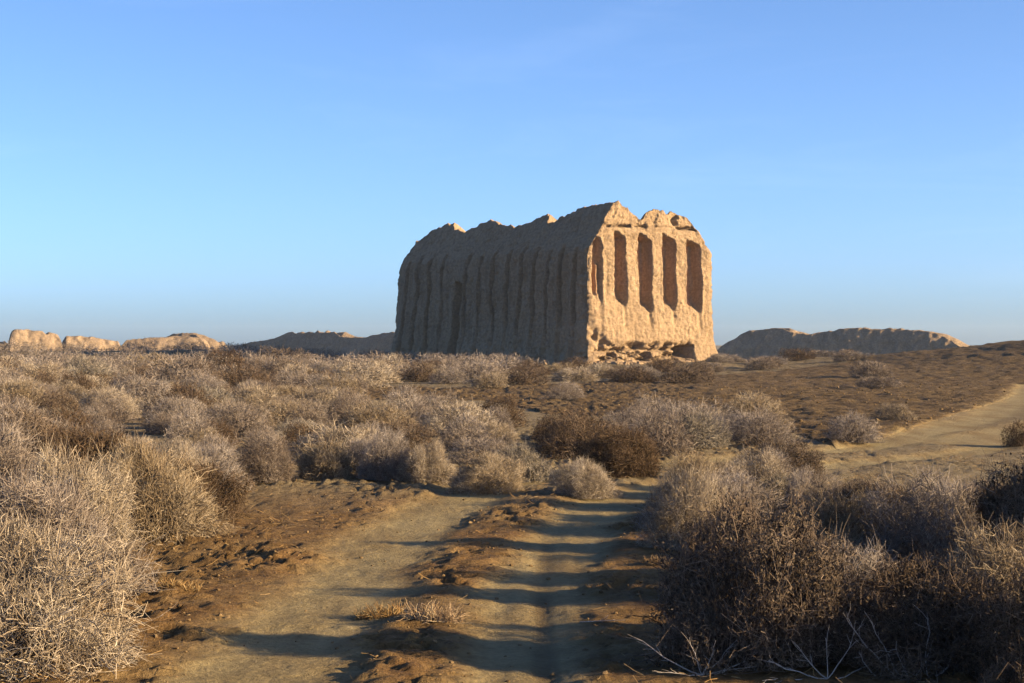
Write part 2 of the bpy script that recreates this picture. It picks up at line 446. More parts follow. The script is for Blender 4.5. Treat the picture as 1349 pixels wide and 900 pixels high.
# ------------------------------------------------------------------ ruins: eroded masses of mud brick
def build_mass(L, W, zfun, rim, inset_fun, disp, res_u, res_v, nz_low, nz_high, eave, cls, thick=1.3, fill_z=None):
    """Eroded solid on a rectangle a in [0,L], b in [0,W].  Rings from the ground to a ragged rim, then over the wall top.
    disp(side, a, b, z) -> inward depth.  cls(side, a, b, z) -> part name array.  Returns verts, faces, face part names, plaster."""
    nA = max(8, int(L / res_u)); nB = max(8, int(W / res_u))
    sides, sp = [], []
    for sd, n in (('A', nA), ('D', nB), ('C', nA), ('B', nB)):
        sides += [sd] * n
        sp.append(np.linspace(0, 1, n, endpoint=False))
    side = np.array(sides); s = np.concatenate(sp)
    U = len(side)
    vrow = np.concatenate([np.linspace(0, 1, nz_low, endpoint=False), 1 + np.linspace(0, 1, nz_high)])
    Vn = len(vrow)
    # columns in plan at full size (used for the rim)
    A = np.zeros((Vn, U)); B = np.zeros((Vn, U)); Z = np.zeros((Vn, U))
    isA, isD, isC, isB = (side == 'A'), (side == 'D'), (side == 'C'), (side == 'B')
    a0 = np.where(isA, s * L, np.where(isD, L, np.where(isC, (1 - s) * L, 0)))
    rimz = rim(side, a0, s)
    for i, v in enumerate(vrow):
        z = np.where(v < 1, v * eave, eave + (v - 1) * (rimz - eave)) if v >= 1 else np.full(U, v * eave)
        ins = inset_fun(z)
        b0, b1 = ins, W - ins
        A[i] = a0
        B[i] = np.where(isA, b0, np.where(isD, b0 + s * (b1 - b0), np.where(isC, b1, b1 - s * (b1 - b0))))
        Z[i] = z
    S2 = np.broadcast_to(side, A.shape)
    # inward normals per side, softened round the corners
    na = np.where(isD, -1.0, np.where(isB, 1.0, 0.0)); nb = np.where(isA, 1.0, np.where(isC, -1.0, 0.0))
    k = 7
    ker = np.ones(k) / k
    na = np.convolve(np.pad(na, k // 2, mode='wrap'), ker, 'valid'); nb = np.convolve(np.pad(nb, k // 2, mode='wrap'), ker, 'valid')
    ln = np.hypot(na, nb); na, nb = na / ln, nb / ln
    D, plaster_bounce = disp(S2, A, B, Z)
    A2 = A + D * na[None]; B2 = B + D * nb[None]
    # over the top: inner rim and fill
    rows = [(A2, B2, Z)]
    topA, topB, topZ = A2[-1], B2[-1], Z[-1]
    ca, cb = L / 2, W / 2
    for frac, dz in ((0.25, -0.12), (0.6, -0.45), (1.0, -0.9), (1.05, -1.2 if fill_z is None else None)):
        ia = np.clip(A[-1] + na * thick * frac, thick * frac, L - thick * frac)
        lo = inset_fun(Z[-1]) + thick * frac
        ib = np.clip(B[-1] + nb * thick * frac, np.minimum(lo, W / 2 - 0.05), np.maximum(W - lo, W / 2 + 0.05))
        ia = ia + D[-1] * na * max(0, 1 - frac); ib = ib + D[-1] * nb * max(0, 1 - frac)
        if dz is None:
            zz = np.full(U, fill_z)
        else:
            zz = topZ + dz + 0.16 * fbm(ia * 1.3, ib * 1.3, octaves=3, seed=91)
        rows.append((ia[None], ib[None], zz[None]))
    Am = np.concatenate([r[0] for r in rows]); Bm = np.concatenate([r[1] for r in rows]); Zm = np.concatenate([r[2] for r in rows])
    Rn = Am.shape[0]
    verts = np.stack([Am, Bm, Zm], -1).reshape(-1, 3)
    idx = np.arange(Rn * U).reshape(Rn, U)
    nx = np.roll(idx, -1, axis=1)
    f = np.stack([idx[:-1], nx[:-1], nx[1:], idx[1:]], -1)
    cen = len(verts)
    verts = np.concatenate([verts, [[ca, cb, Zm[-1].mean()]]])
    cap = np.stack([idx[-1], nx[-1], np.full(U, cen), np.full(U, cen)], -1)
    names = np.full((Rn - 1, U), 'wall_top', dtype=object)
    names[:Vn - 1] = cls(S2[:-1], A[:-1], B[:-1], Z[:-1])
    pl = np.zeros(len(verts)); pl[:Vn * U] = plaster_bounce.ravel()
    cap3 = cap[:, :3]
    quads = f.reshape(-1, 4)
    return verts, quads, names.ravel(), cap3, pl

def emit_mass(root, data, mat, xf, subparts=None):
    """xf maps local (a,b,z) to coordinates relative to the root. Each part name becomes a child mesh; names 'x|y' put y below x."""
    verts, quads, names, cap3, pl = data
    V = xf(verts)
    # vertex normals of the whole, so the parts meet without seams
    fn = np.cross(V[quads[:, 1]] - V[quads[:, 0]], V[quads[:, 3]] - V[quads[:, 0]])
    mean_c = V.mean(0)
    vol = np.einsum('ij,ij->', V[quads[:, 0]] - mean_c, fn)
    if vol < 0:
        quads = quads[:, ::-1]; cap3 = cap3[:, ::-1]; fn = -fn
    N = np.zeros_like(V)
    for k in range(4):
        np.add.at(N, quads[:, k], fn)
    N /= np.linalg.norm(N, axis=1, keepdims=True) + 1e-12
    N[-1] = (0, 0, 1)
    made = {}
    order = sorted(set(names), key=lambda n: (n.count('|'), n))
    for nm in order:
        q = quads[names == nm]
        polys = [q]
        used, inv = np.unique(q, return_inverse=True)
        vv = V[used]; nn = N[used]; pp = pl[used]
        me = mesh_np(nm, vv, inv.reshape(-1, 4), smooth=True, attrs={'plaster_bounce': pp})
        me.normals_split_custom_set_from_vertices(nn.tolist())
        leaf = nm.split('|')[-1].split('#')[0]
        par = root
        if '|' in nm:
            par = made.get(nm.split('|')[0], root)
        me.name = leaf
        made[nm] = link(leaf, me, mat, par)
    used, inv = np.unique(cap3, return_inverse=True)
    me = mesh_np('wall_core', V[used], inv.reshape(-1, 3), smooth=True, attrs={'plaster_bounce': pl[used]})
    link('wall_core', me, mat, root)
    return made

# --- the corrugated castle
AX, AY = 5.39, 130.0                                   # its nearest corner
E1 = np.array((-0.485, 0.875)); E2 = np.array((0.875, 0.485))
KL, KW = 31.5, 11.05
EAVE, RIDGE, INSET = 8.6, 11.9, 2.15
def a_of(xp, inset):
    k = (xp - 674.5) / F_PX
    X0, Y0 = AX + inset * E2[0], AY + inset * E2[1]
    return (X0 - k * Y0) / (k * E1[1] - E1[0])
def b_of(xp):
    k = (xp - 674.5) / F_PX
    return (k * AY - AX) / (E2[0] - k * E2[1])
def z_of(yp, Yw):
    return CAM_H + (450 - yp) * Yw / F_PX
SIL = [(805, 267), (790, 268), (772, 271), (757, 277), (748, 282), (738, 289), (731, 294), (728, 292), (725, 284), (716, 281), (710, 285), (706, 291), (698, 293), (690, 297), (672, 298), (662, 295), (655, 290), (645, 289), (634, 293), (627, 299), (620, 306), (612, 303), (600, 301), (596, 294), (588, 294), (580, 298), (570, 305), (560, 318)]
TA = sorted((float(a_of(x, INSET)), z_of(y, AY + INSET * E2[1] + float(a_of(x, INSET)) * E1[1])) for x, y in SIL)
GAB = [(805, 266), (814, 265), (822, 267), (830, 271), (838, 280), (846, 288), (850, 287), (853, 280), (862, 277), (874, 277), (878, 281), (886, 279), (896, 281), (901, 287), (904, 296)]
TB = sorted((float(b_of(x)), z_of(y, AY + float(b_of(x)) * E2[1])) for x, y in GAB)
TAx, TAz = np.array(TA).T; TBx, TBz = np.array(TB).T
GROOVE = np.array([float(a_of(x, 0)) for x in (758, 740, 722, 704.5, 686, 668.5, 650.5, 632.6, 614.7, 582, 566, 551, 537)])
DOOR_A = float(a_of(602, 0))
NICHE = [(float(b_of(x0)), float(b_of(x1)), z_of(yb, AY + float(b_of(x0)) * E2[1]), z_of(yt, AY + float(b_of(x0)) * E2[1])) for x0, x1, yb, yt in
         ((779.5, 796, 398, 309), (809, 827.5, 403, 305), (841, 860.5, 409, 308), (872, 892, 409, 308), (903.5, 925, 413, 316))]

def castle_inset(z):
    t = (z - EAVE + 0.15) / (RIDGE - EAVE)
    t = 0.5 * (t + np.sqrt(t * t + 0.004))
    return INSET * np.minimum(t, 1.15) ** 0.9
def castle_rim(side, a, s):
    za = np.interp(a, TAx, TAz)
    zc = 9.9 + 0.4 * vnoise(a * 0.4, a * 0, seed=2)
    zb = np.interp(INSET + (1 - s) * (KW - 2 * INSET), TBx, TBz)
    zd = 10.9 + 0.5 * np.sin(s * 9)
    w = np.clip(a / 1.2, 0, 1)
    zA = za; zC = zc * w + TBz[-1] * (1 - w)
    z = np.where(side == 'A', zA, np.where(side == 'C', zC, np.where(side == 'B', zb, zd * 0.2 + 0.8 * np.interp(KL, TAx, TAz) - 0.9 * s)))
    return z + 0.26 * fbm(a * 1.9, s * 9, octaves=4, seed=3, gain=0.6)
def castle_disp(S, a, b, z):
    u = np.where((S == 'A') | (S == 'C'), a, b)
    P = (a * 0.9, b * 0.9, z * 0.9)
    d = 0.22 * fbm(a * 0.5, b * 0.5, z * 0.35, octaves=3, seed=11)
    d = d + np.where(S == 'B', 0.075, 0.13) * fbm(a * 1.6, b * 1.6, z * 1.2, octaves=4, seed=13, gain=0.6)
    cd_ = np.where(S == 'A', a, np.where(S == 'B', b - castle_inset(z), 9.0))
    d = d + np.exp(-np.maximum(cd_, 0) / 0.45) * (0.28 + 0.45 * fbm(z * 0.9, z * 0, octaves=4, seed=12, gain=0.65))
    d = d + 0.085 * fbm(a * 4.3, b * 4.3, z * 5.0, octaves=3, seed=14, gain=0.75)
    d = d + 0.018 * vnoise(a * 1.8, b * 1.8, z * 7.0, seed=18)
    d = d + 0.20 * np.maximum(0, fbm(a * 0.9, b * 0.9, z * 1.1, octaves=4, seed=16, gain=0.6) - 0.05) * sstep(7.6, 9.5, z)
    d = d + 0.16 * np.maximum(0, fbm(a * 2.2, b * 2.2, z * 0.25, octaves=3, seed=15)) * (z < EAVE)
    d = d - 0.75 * np.exp(-z / 1.1) - (0.30 + 0.45 * sstep(24, 31, a)) * np.clip(1 - z / EAVE, 0, 1)
    pl = np.zeros_like(d)
    long_ = (S == 'A') | (S == 'C')
    # grooves between the half columns of the long walls
    g = np.full(a.shape, 9.0); gi = np.zeros(a.shape, int)
    for i, ga in enumerate(GROOVE):
        dd = np.abs(a + 0.10 * fbm(z * 0.6, z * 0 + i, octaves=2, seed=21) - ga)
        gi = np.where(dd < g, i, gi); g = np.minimum(g, dd)
    run = vnoise(gi * 3.7, gi * 1.3, seed=23)
    bot = 3.6 + 0.5 * run - 3.2 * sstep(18, 24, a)
    ext = sstep(bot - 0.9, bot + 0.4, z) * (1 - sstep(7.7, 9.2, z + 0.4 * run))
    groove = (1 - sstep(0.16, 0.36, g)) * (1.1 * ext + 0.28 * (z < bot + 0.4) * (1 - ext))
    halfcol = -0.22 * np.cos(np.clip(g / 1.05, 0, 1) * math.pi) * (0.35 + 0.65 * ext) * (z < 9.4)
    upper = 0.10 * (1 - sstep(0.1, 0.7, g)) * (z >= 8)
    d = d + np.where(long_, groove + halfcol * 0.8 + upper, 0)
    da = np.abs(a - DOOR_A + 0.05 * (z - 4))
    door = (1 - sstep(0.62, 0.95, da)) * (1 - sstep(6.0, 6.7, z + 0.25 * vnoise(a * 3, z, seed=25))) * sstep(-0.6, 1.4, z)
    d = d + np.where(S == 'A', 3.0 * door, 0)
    # tall niches of the end wall
    isB = (S == 'B')
    for i, (b0, b1, zb, zt) in enumerate(NICHE):
        wob = 0.055 * fbm(z * 1.5, b * 0 + i * 5.1, octaves=3, seed=27)
        across = sstep(b0 + 0.06, b0 + 0.17, b + wob * 0.5) * (1 - sstep(b1 - 0.42, b1 - 0.08, b - 1.2 * wob))
        across = np.clip(across, 0, 1)
        w = np.clip((b - b0) / (b1 - b0), 0, 1)
        lo = zb + 0.45 - 0.55 * w + 0.5 * np.maximum(0, w - 0.7)
        up = sstep(lo - 0.25, lo + 0.80, z + 0.2 * fbm(b * 3, z * 2, octaves=3, seed=30))
        hi = zt + 0.1 - 0.6 * w
        dn = 1 - sstep(hi - 0.16, hi + 0.08, z + 0.12 * fbm(b * 3, z * 3, octaves=2, seed=29))
        n = across * up * dn * (0.8 if i == 0 else 1.0)
        d = d + np.where(isB, 0.98 * n, 0)
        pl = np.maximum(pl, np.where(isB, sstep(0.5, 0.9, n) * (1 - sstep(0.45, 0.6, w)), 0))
        runnel = np.exp(-((b - b1 + 0.35) / 0.16) ** 2) * sstep(zb - 2.2, zb, z) * (z < zb + 0.5)
        d = d + np.where(isB, 0.16 * runnel, 0)
    # split pier in the first niche
    d = d - np.where(isB, 0.55 * np.exp(-((b - NICHE[0][0] - 0.55) / 0.16) ** 2) * (1 - sstep(7.2, 7.8, z)) * sstep(4.4, 5.2, z), 0)
    # ledge line with beam holes, crumbled parapet above
    zl = 10.25 + 0.06 * fbm(b * 2, b * 0, octaves=2, seed=33)
    line = np.exp(-((z - zl) / 0.09) ** 2)
    holes = sstep(0.05, 0.4, vnoise(b * 1.9, b * 0 + 2, seed=35)) * 0.55 + 0.12
    d = d + np.where(isB, line * holes, 0) + np.where(isB & (z > zl), 0.10 + 0.28 * np.maximum(0, fbm(b * 1.5, z * 1.5, octaves=3, seed=37)), 0)
    hole = np.exp(-(((b - float(b_of(892)) + 0.25 * fbm(z * 2.5, z * 0, octaves=2, seed=38)) / 0.20) ** 2 + ((z - 10.8) / 0.40) ** 4))
    d = d + np.where(isB, 0.5 * hole, 0)
    # undermined foot of the end wall
    crumb = np.maximum(0, fbm(b * 1.6, z * 2.6, a, octaves=4, seed=39, gain=0.65) + 0.12)
    foot = (1 - sstep(1.2, 1.9, z)) * sstep(0.0, 0.4, z) * (1 - sstep(8.6, 9.3, b)) * sstep(0.0, 1.3, b)
    d = d + np.where(isB, foot * (0.30 + 1.5 * crumb), 0)
    ledge = np.exp(-((z - 1.05 - 0.03 * b - 0.10 * vnoise(b * 1.2, b * 0, seed=40)) / 0.10) ** 2)
    d = d + np.where(isB, ledge * 0.45 * (b < 9.2) * sstep(0.0, 1.3, b), 0)
    cave = np.exp(-((((b - float(b_of(897))) / 0.62) ** 4 + ((z - 0.95) / 0.42) ** 4)))
    d = d + np.where(isB, 1.5 * cave, 0)
    # broken near corner at the foot
    cor = np.exp(-(((b - 1.0) / 0.55) ** 2 + ((z - 2.0 + 0.5 * (b - 1.0)) / 0.55) ** 2)) * (0.7 + 0.6 * vnoise(b * 3, z * 3, seed=44))
    d = d + np.where(isB, 0.95 * cor, 0)
    d = d + np.where(S == 'A', (1 - sstep(0.9, 1.6, z)) * 0.5 * np.maximum(0, fbm(a * 1.3, z * 2, octaves=3, seed=46)), 0)
    # pock marks
    pock = sstep(0.42, 0.62, vnoise(a * 3.1 + 7, b * 3.1, z * 2.4, seed=48))
    d = d + np.where(S == 'B', 0.045, 0.08) * pock
    return d, pl
def castle_cls(S, a, b, z):
    out = np.full(S.shape, 'rear_wall', dtype=object)
    A_ = (S == 'A'); B_ = (S == 'B')
    out[A_] = 'corrugated_long_wall'; out[B_] = 'niched_end_wall'
    out[(S == 'C')] = 'rear_long_wall'
    edges = np.sort(np.concatenate([GROOVE, [DOOR_A]]))
    seg = np.searchsorted(edges, a)
    band = A_ & (z > 3.4) & (z < 8.4)
    for i in range(1, len(edges)):
        out[band & (seg == i)] = 'corrugated_long_wall|half_column#%d' % i
    out[band & (seg == 0) & (a > 0.4)] = 'corrugated_long_wall|half_column#0'
    out[A_ & (np.abs(a - DOOR_A) < 0.75) & (z < 6.4)] = 'corrugated_long_wall|doorway#1'
    for i, (b0, b1, zb, zt) in enumerate(NICHE):
        out[B_ & (b > b0) & (b < b1) & (z > zb) & (z < zt)] = 'niched_end_wall|niche#%d' % i
        if i:
            p0 = NICHE[i - 1][1]
            out[B_ & (b >= p0) & (b <= b0) & (z > zb) & (z < zt)] = 'niched_end_wall|pier#%d' % i
    out[(A_ | (S == 'C') | (S == 'D')) & (z > 8.9)] = 'vault_flank'
    out[B_ & (z > 10.3)] = 'niched_end_wall|parapet#1'
    return out

castle = bpy.data.objects.new('ruined_castle', None)
COL.objects.link(castle)
CZ = -0.05
castle.location = (AX, AY, CZ)
tag(castle, 'large roofless mud brick castle ruin with corrugated walls and sunlit niched end', 'castle ruin')
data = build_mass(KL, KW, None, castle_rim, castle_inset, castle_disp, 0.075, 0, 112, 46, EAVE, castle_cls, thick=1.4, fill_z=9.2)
def castle_xf(v):
    xy = v[:, :1] * E1 + v[:, 1:2] * E2
    return np.concatenate([xy, v[:, 2:]], 1)
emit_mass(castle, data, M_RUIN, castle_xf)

# --- fallen lumps along the foot of the castle
rng = np.random.default_rng(4)
def lump_template(rng, sub=1):
    t = (1 + 5 ** 0.5) / 2
    v = np.array([(-1, t, 0), (1, t, 0), (-1, -t, 0), (1, -t, 0), (0, -1, t), (0, 1, t), (0, -1, -t), (0, 1, -t), (t, 0, -1), (t, 0, 1), (-t, 0, -1), (-t, 0, 1)], float)
    v /= np.linalg.norm(v[0])
    f = np.array([(0, 11, 5), (0, 5, 1), (0, 1, 7), (0, 7, 10), (0, 10, 11), (1, 5, 9), (5, 11, 4), (11, 10, 2), (10, 7, 6), (7, 1, 8), (3, 9, 4), (3, 4, 2), (3, 2, 6), (3, 6, 8), (3, 8, 9), (4, 9, 5), (2, 4, 11), (6, 2, 10), (8, 6, 7), (9, 8, 1)])
    return v, f
LV, LF = lump_template(rng)
def lumps(pos, size, rng, flat=0.6):
    n = len(pos)
    v = LV[None] * (1 + 0.35 * rng.uniform(-1, 1, (n, 12, 1))) * size[:, None, None]
    v[:, :, 2] *= flat
    th = rng.uniform(0, 6.28, n)
    c, s = np.cos(th)[:, None], np.sin(th)[:, None]
    x = v[:, :, 0] * c - v[:, :, 1] * s; y = v[:, :, 0] * s + v[:, :, 1] * c
    v = np.stack([x, y, v[:, :, 2]], -1) + pos[:, None]
    f = LF[None] + (np.arange(n) * 12)[:, None, None]
    return v.reshape(-1, 3), f.reshape(-1, 3)
n = 420
t = rng.uniform(0, 1, n)
onB = rng.uniform(0, 1, n) < 0.62
aa = np.where(onB, -rng.gamma(1.6, 0.45, n) - 0.6, t * KL)
bb = np.where(onB, t * KW * 0.85, -rng.gamma(1.6, 0.4, n) - 0.5)
P2 = np.array([AX, AY]) + aa[:, None] * E1 + bb[:, None] * E2
sz = np.clip(rng.gamma(1.7, 0.085, n), 0.05, 0.55)
v, f = lumps(np.stack([P2[:, 0], P2[:, 1], ground_z(P2[:, 0], P2[:, 1]) + sz * 0.15], 1), sz, rng, 0.75)
o = link('rubble', mesh_np('rubble', v, f, attrs={'plaster_bounce': np.zeros(len(v))}), M_RUIN)
tag(o, 'crumbled mud brick rubble lying along the foot of the castle', 'rubble', None, 'stuff')

# --- distant remains of the city walls
def far_wall(name, label, sil, Yw, turn, width, seed, rib=0.5, rot_pivot=None, base=-1.6, lean=0.35, hole=None, parts='wall_face'):
    """sil: outline points of the top edge as seen (pixel columns/rows) turned into metres at distance Yw along the wall line."""
    th = R_(turn)
    e1 = np.array((math.cos(th), math.sin(th))); e2 = np.array((-e1[1], e1[0]))
    x0 = (sil[0][0] - 674.5) / F_PX * Yw
    O = np.array((x0, Yw))
    pts = []
    for xp, yp in sil:
        k = (xp - 674.5) / F_PX
        a = (k * O[1] - O[0]) / (e1[0] - k * e1[1])
        pts.append((a, z_of(yp, O[1] + a * e1[1]) - base))
    pts = np.array(pts)
    L = pts[-1, 0]
    hmax = pts[:, 1].max()
    def inset(z): return lean * width * np.clip(z / hmax, 0, 1.2) ** 1.5
    def rim(side, a, s):
        z = np.interp(a, pts[:, 0], pts[:, 1])
        return np.maximum(0.7, z + 0.16 * fbm(a * 1.1, s * 3 + seed, octaves=3, seed=seed))
    def disp(S, a, b, z):
        d = 0.5 * fbm(a * 0.16, b * 0.2, z * 0.15, octaves=3, seed=seed)
        d = d + rib * np.abs(fbm(a * 0.55, b * 0.5, z * 0.16, octaves=3, seed=seed + 1)) * 1.5
        d = d + 0.25 * fbm(a * 1.2, b * 1.2, z * 1.0, octaves=4, seed=seed + 2)
        d = d - 0.9 * np.exp(-z / 0.8)
        if hole:
            pass
        return d, np.zeros_like(d)
    def cls(S, a, b, z):
        out = np.full(S.shape, 'rear_face', dtype=object)
        out[S == 'A'] = 'front_face'; out[S == 'D'] = 'end_face'; out[S == 'B'] = 'end_face#2'
        return out
    root = bpy.data.objects.new(name, None)
    COL.objects.link(root)
    root.location = (O[0], O[1], base)
    tag(root, label, 'wall ruin', 'remains of the old city wall on the skyline')
    data = build_mass(L, width, None, rim, inset, disp, 0.22, 0, 10, 26, 0.6, cls, thick=min(1.2, width * 0.2))
    def xf(v):
        xy = v[:, :1] * e1 + v[:, 1:2] * e2
        return np.concatenate([xy, v[:, 2:]], 1)
    emit_mass(root, data, M_FAR, xf)
    return root

far_wall('ruined_wall', 'low sunlit wall stump at the far left edge of the skyline', [(-40, 452), (-22, 449), (-5, 450), (8, 450), (14, 456), (17, 466)], 300, 20, 5, 101)
far_wall('ruined_wall', 'tall sunlit block of mud wall with flat top, leftmost on the skyline', [(10, 470), (14, 452), (18, 437), (22, 434), (40, 434), (46, 436), (58, 436), (63, 441), (68, 438), (78, 440), (83, 449), (86, 466)], 300, 22, 6, 111, 0.6)
far_wall('ruined_wall', 'sunlit mud wall block sloping down right, second on the skyline', [(84, 470), (87, 450), (92, 443), (110, 443), (120, 445), (124, 443), (140, 447), (158, 449), (163, 460), (166, 470)], 306, 24, 6, 121, 0.6)
far_wall('ruined_wall', 'rounded ruin mound with dark left side and pale sunlit right side', [(146, 474), (152, 462), (162, 449), (178, 446), (205, 445), (222, 443), (240, 443), (262, 446), (268, 452), (273, 468)], 250, 4, 9, 131, 0.35)
far_wall('ruined_wall', 'dark humped top of a wall rising behind the rounded ruin mound', [(196, 462), (206, 446), (216, 440), (230, 438), (246, 441), (258, 447), (268, 456), (276, 460)], 275, -22, 7, 141, 0.3)
far_wall('ruined_wall', 'small sunlit wall stub right of the rounded ruin mound', [(274, 470), (277, 451), (283, 449), (287, 455), (291, 450), (297, 450), (301, 458), (303, 470)], 290, 18, 4, 151, 0.5)
far_wall('ruined_wall', 'long shadowed blue grey wall with knobbly crest left of the castle', [(296, 472), (304, 456), (318, 452), (334, 449), (345, 447), (352, 446), (362, 440), (371, 437), (380, 440), (388, 439), (394, 437), (402, 438), (405, 435), (410, 438), (420, 438), (428, 437), (438, 443), (450, 445), (462, 445), (474, 444), (482, 441), (500, 438), (515, 437), (527, 438), (534, 437), (560, 440), (590, 448)], 330, -36, 8, 161, 0.22)
far_wall('ruined_wall', 'long weathered grey wall with fluted face right of the castle', [(938, 474), (944, 460), (952, 452), (962, 446), (972, 438), (980, 435), (1000, 434), (1010, 432), (1024, 432), (1036, 437), (1048, 440), (1062, 440), (1080, 437), (1098, 434), (1110, 432), (1126, 432), (1140, 434), (1156, 434), (1164, 432), (1180, 434), (1200, 435), (1222, 437), (1234, 441), (1250, 449), (1262, 456), (1272, 461), (1278, 474)], 270, -27, 9, 171, 0.55, lean=0.30)

# ------------------------------------------------------------------ shrubs
def unit(v):
    return v / (np.linalg.norm(v, axis=-1, keepdims=True) + 1e-9)

def grow(start, d, length, K, rng, curl, up=0.0):
    N = len(start)
    P = np.zeros((N, K, 3)); P[:, 0] = start
    d = d.copy()
    for k in range(1, K):
        P[:, k] = P[:, k - 1] + d * (length / (K - 1))[:, None]
        d = unit(d + curl * rng.normal(size=(N, 3)) + np.array((0, 0, up)))
    P[:, :, 2] = np.maximum(P[:, :, 2], 0.004)
    return P

def at_t(P, i, t):
    K = P.shape[1]
    s = np.clip(t, 0, 0.999) * (K - 1)
    k = s.astype(int); fr = (s - k)[:, None]
    a, b = P[i, k], P[i, k + 1]
    return a * (1 - fr) + b * fr, unit(b - a)

def shrub_meshes(name, seed, kind, nst, nin, nout, rs, H=0.95, leaves=0, lum=0.22, K3=3):
    """a rounded dome of tangled twigs, about 2 m wide and H high, centred on its root: woody stems, a dense inner tangle, a fine outer fuzz"""
    rng = np.random.default_rng(seed)
    def shell(d):
        el = np.arcsin(np.clip(d[:, 2], 0, 1))
        r = 1 / np.sqrt((np.cos(el) / 0.90) ** 2 + (np.sin(el) / (H * 0.90)) ** 2)
        r = r * (1 + lum * vnoise(d[:, 0] * 1.5 + seed * 0.37, d[:, 1] * 1.5, d[:, 2] * 1.5, seed=seed))
        return r * (1 + 0.5 * lum * vnoise(d[:, 0] * 3.6 + seed * 0.37, d[:, 1] * 3.6, d[:, 2] * 3.6, seed=seed + 1))
    def dirs(n):
        az = rng.uniform(0, 2 * math.pi, n); sz = rng.uniform(0.0, 1.0, n)
        c = np.sqrt(1 - sz * sz)
        return np.stack([np.cos(az) * c, np.sin(az) * c, sz], 1)
    # stems
    d = dirs(nst); rad = shell(d) * rng.uniform(0.75, 1.0, nst)
    base = np.stack([rng.normal(0, 0.12, nst), rng.normal(0, 0.12, nst), np.full(nst, -0.03)], 1)
    K1 = 6
    t = np.linspace(0, 1, K1)[None, :, None]
    arch = np.array((0, 0, 1.0))[None, None] * (0.45 * t * (1 - t)) * rad[:, None, None] * np.sqrt(1 - d[:, 2] ** 2)[:, None, None]
    P1 = base[:, None] * (1 - t) + d[:, None] * rad[:, None, None] * t + arch + rng.normal(0, 0.025, (nst, K1, 3)) * t
    P1[:, :, 2] = np.maximum(P1[:, :, 2], -0.03)
    r1 = (0.010 * rs ** 0.5) * (1 - 0.75 * np.linspace(0, 1, K1))[None] * rng.uniform(0.6, 1.25, (nst, 1))
    v, f = tubes(P1, r1, 5, rng)
    stem_me = mesh_np(name + '_stems', v, f, smooth=True)
    # inner tangle
    d = dirs(nin); rr = shell(d) * (0.90 - 0.55 * rng.uniform(0, 1, nin) ** 1.3)
    p = d * rr[:, None]
    P2 = grow(p, unit(d * 0.35 + rng.normal(0, 0.62, (nin, 3))), rng.uniform(0.12, 0.30, nin), 3, rng, 0.3, 0.0)
    r2 = 0.0042 * rs * np.linspace(1, 0.6, 3)[None] * rng.uniform(0.7, 1.3, (nin, 1))
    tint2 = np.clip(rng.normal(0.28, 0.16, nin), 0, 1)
    # outer fuzz
    d = dirs(nout * 2); rr = shell(d) * (1.02 - np.abs(rng.normal(0, 0.15, nout * 2)))
    p = d * rr[:, None]
    q = vnoise(p[:, 0] * 4.2 + seed, p[:, 1] * 4.2, p[:, 2] * 4.2, seed=seed + 5) + 0.5 * vnoise(p[:, 0] * 9 + seed, p[:, 1] * 9, p[:, 2] * 9, seed=seed + 6)
    sel = np.argsort(-(q + rng.normal(0, 0.32, len(q))))[:nout]
    sel = rng.permutation(sel)
    d, p = d[sel], p[sel]
    l3 = (rng.gamma(3.5, 0.026, nout) + 0.03) * np.where(rng.uniform(0, 1, nout) < 0.05, 2.4, 1.0)
    ow, cu = (0.28, 0.75) if kind == 'brown' else (0.55, 0.42)
    P3 = grow(p - d * (l3 * 0.3)[:, None], unit(d * ow + np.array((0, 0, 0.10)) + rng.normal(0, 0.55, (nout, 3))), l3, K3, rng, cu, 0.0)
    r3 = 0.0019 * rs * np.linspace(1.1, 0.55, K3)[None] * rng.uniform(0.65, 1.4, (nout, 1))
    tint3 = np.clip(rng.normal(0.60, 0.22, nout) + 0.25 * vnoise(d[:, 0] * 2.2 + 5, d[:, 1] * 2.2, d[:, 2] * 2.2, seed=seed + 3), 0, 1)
    a = tubes(P2, r2, 3, rng); b = tubes(P3, r3, 3, rng)
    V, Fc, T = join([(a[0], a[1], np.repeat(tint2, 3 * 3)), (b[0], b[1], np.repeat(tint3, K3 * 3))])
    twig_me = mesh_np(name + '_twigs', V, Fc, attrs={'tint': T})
    leaf_me = None
    if leaves:
        i4 = rng.integers(0, nout, leaves); t4 = rng.uniform(0.1, 1, leaves)
        p4, td4 = at_t(P3, i4, t4)
        p4 = p4 * (1 - np.abs(rng.normal(0, 0.06, (leaves, 1)))) + rng.normal(0, 0.008, (leaves, 3))
        u = unit(rng.normal(size=(leaves, 3))); w = unit(np.cross(u, rng.normal(size=(leaves, 3))))
        L_, W_ = rng.uniform(0.014, 0.034, (leaves, 1)) * rs ** 0.5, rng.uniform(0.006, 0.013, (leaves, 1)) * rs ** 0.5
        q = np.stack([p4, p4 + u * L_ * 0.5 + w * W_, p4 + u * L_, p4 + u * L_ * 0.5 - w * W_], 1).reshape(-1, 3)
        q[:, 2] = np.maximum(q[:, 2], 0)
        leaf_me = mesh_np(name + '_leaves', q, np.arange(leaves * 4).reshape(-1, 4), attrs={'tint': np.repeat(rng.uniform(0, 1, leaves), 4)})
        leaf_me.materials.append(M_LEAF)
    stem_me.materials.append(M_STEM); twig_me.materials.append(M_TWIG[kind])
    return stem_me, twig_me, leaf_me

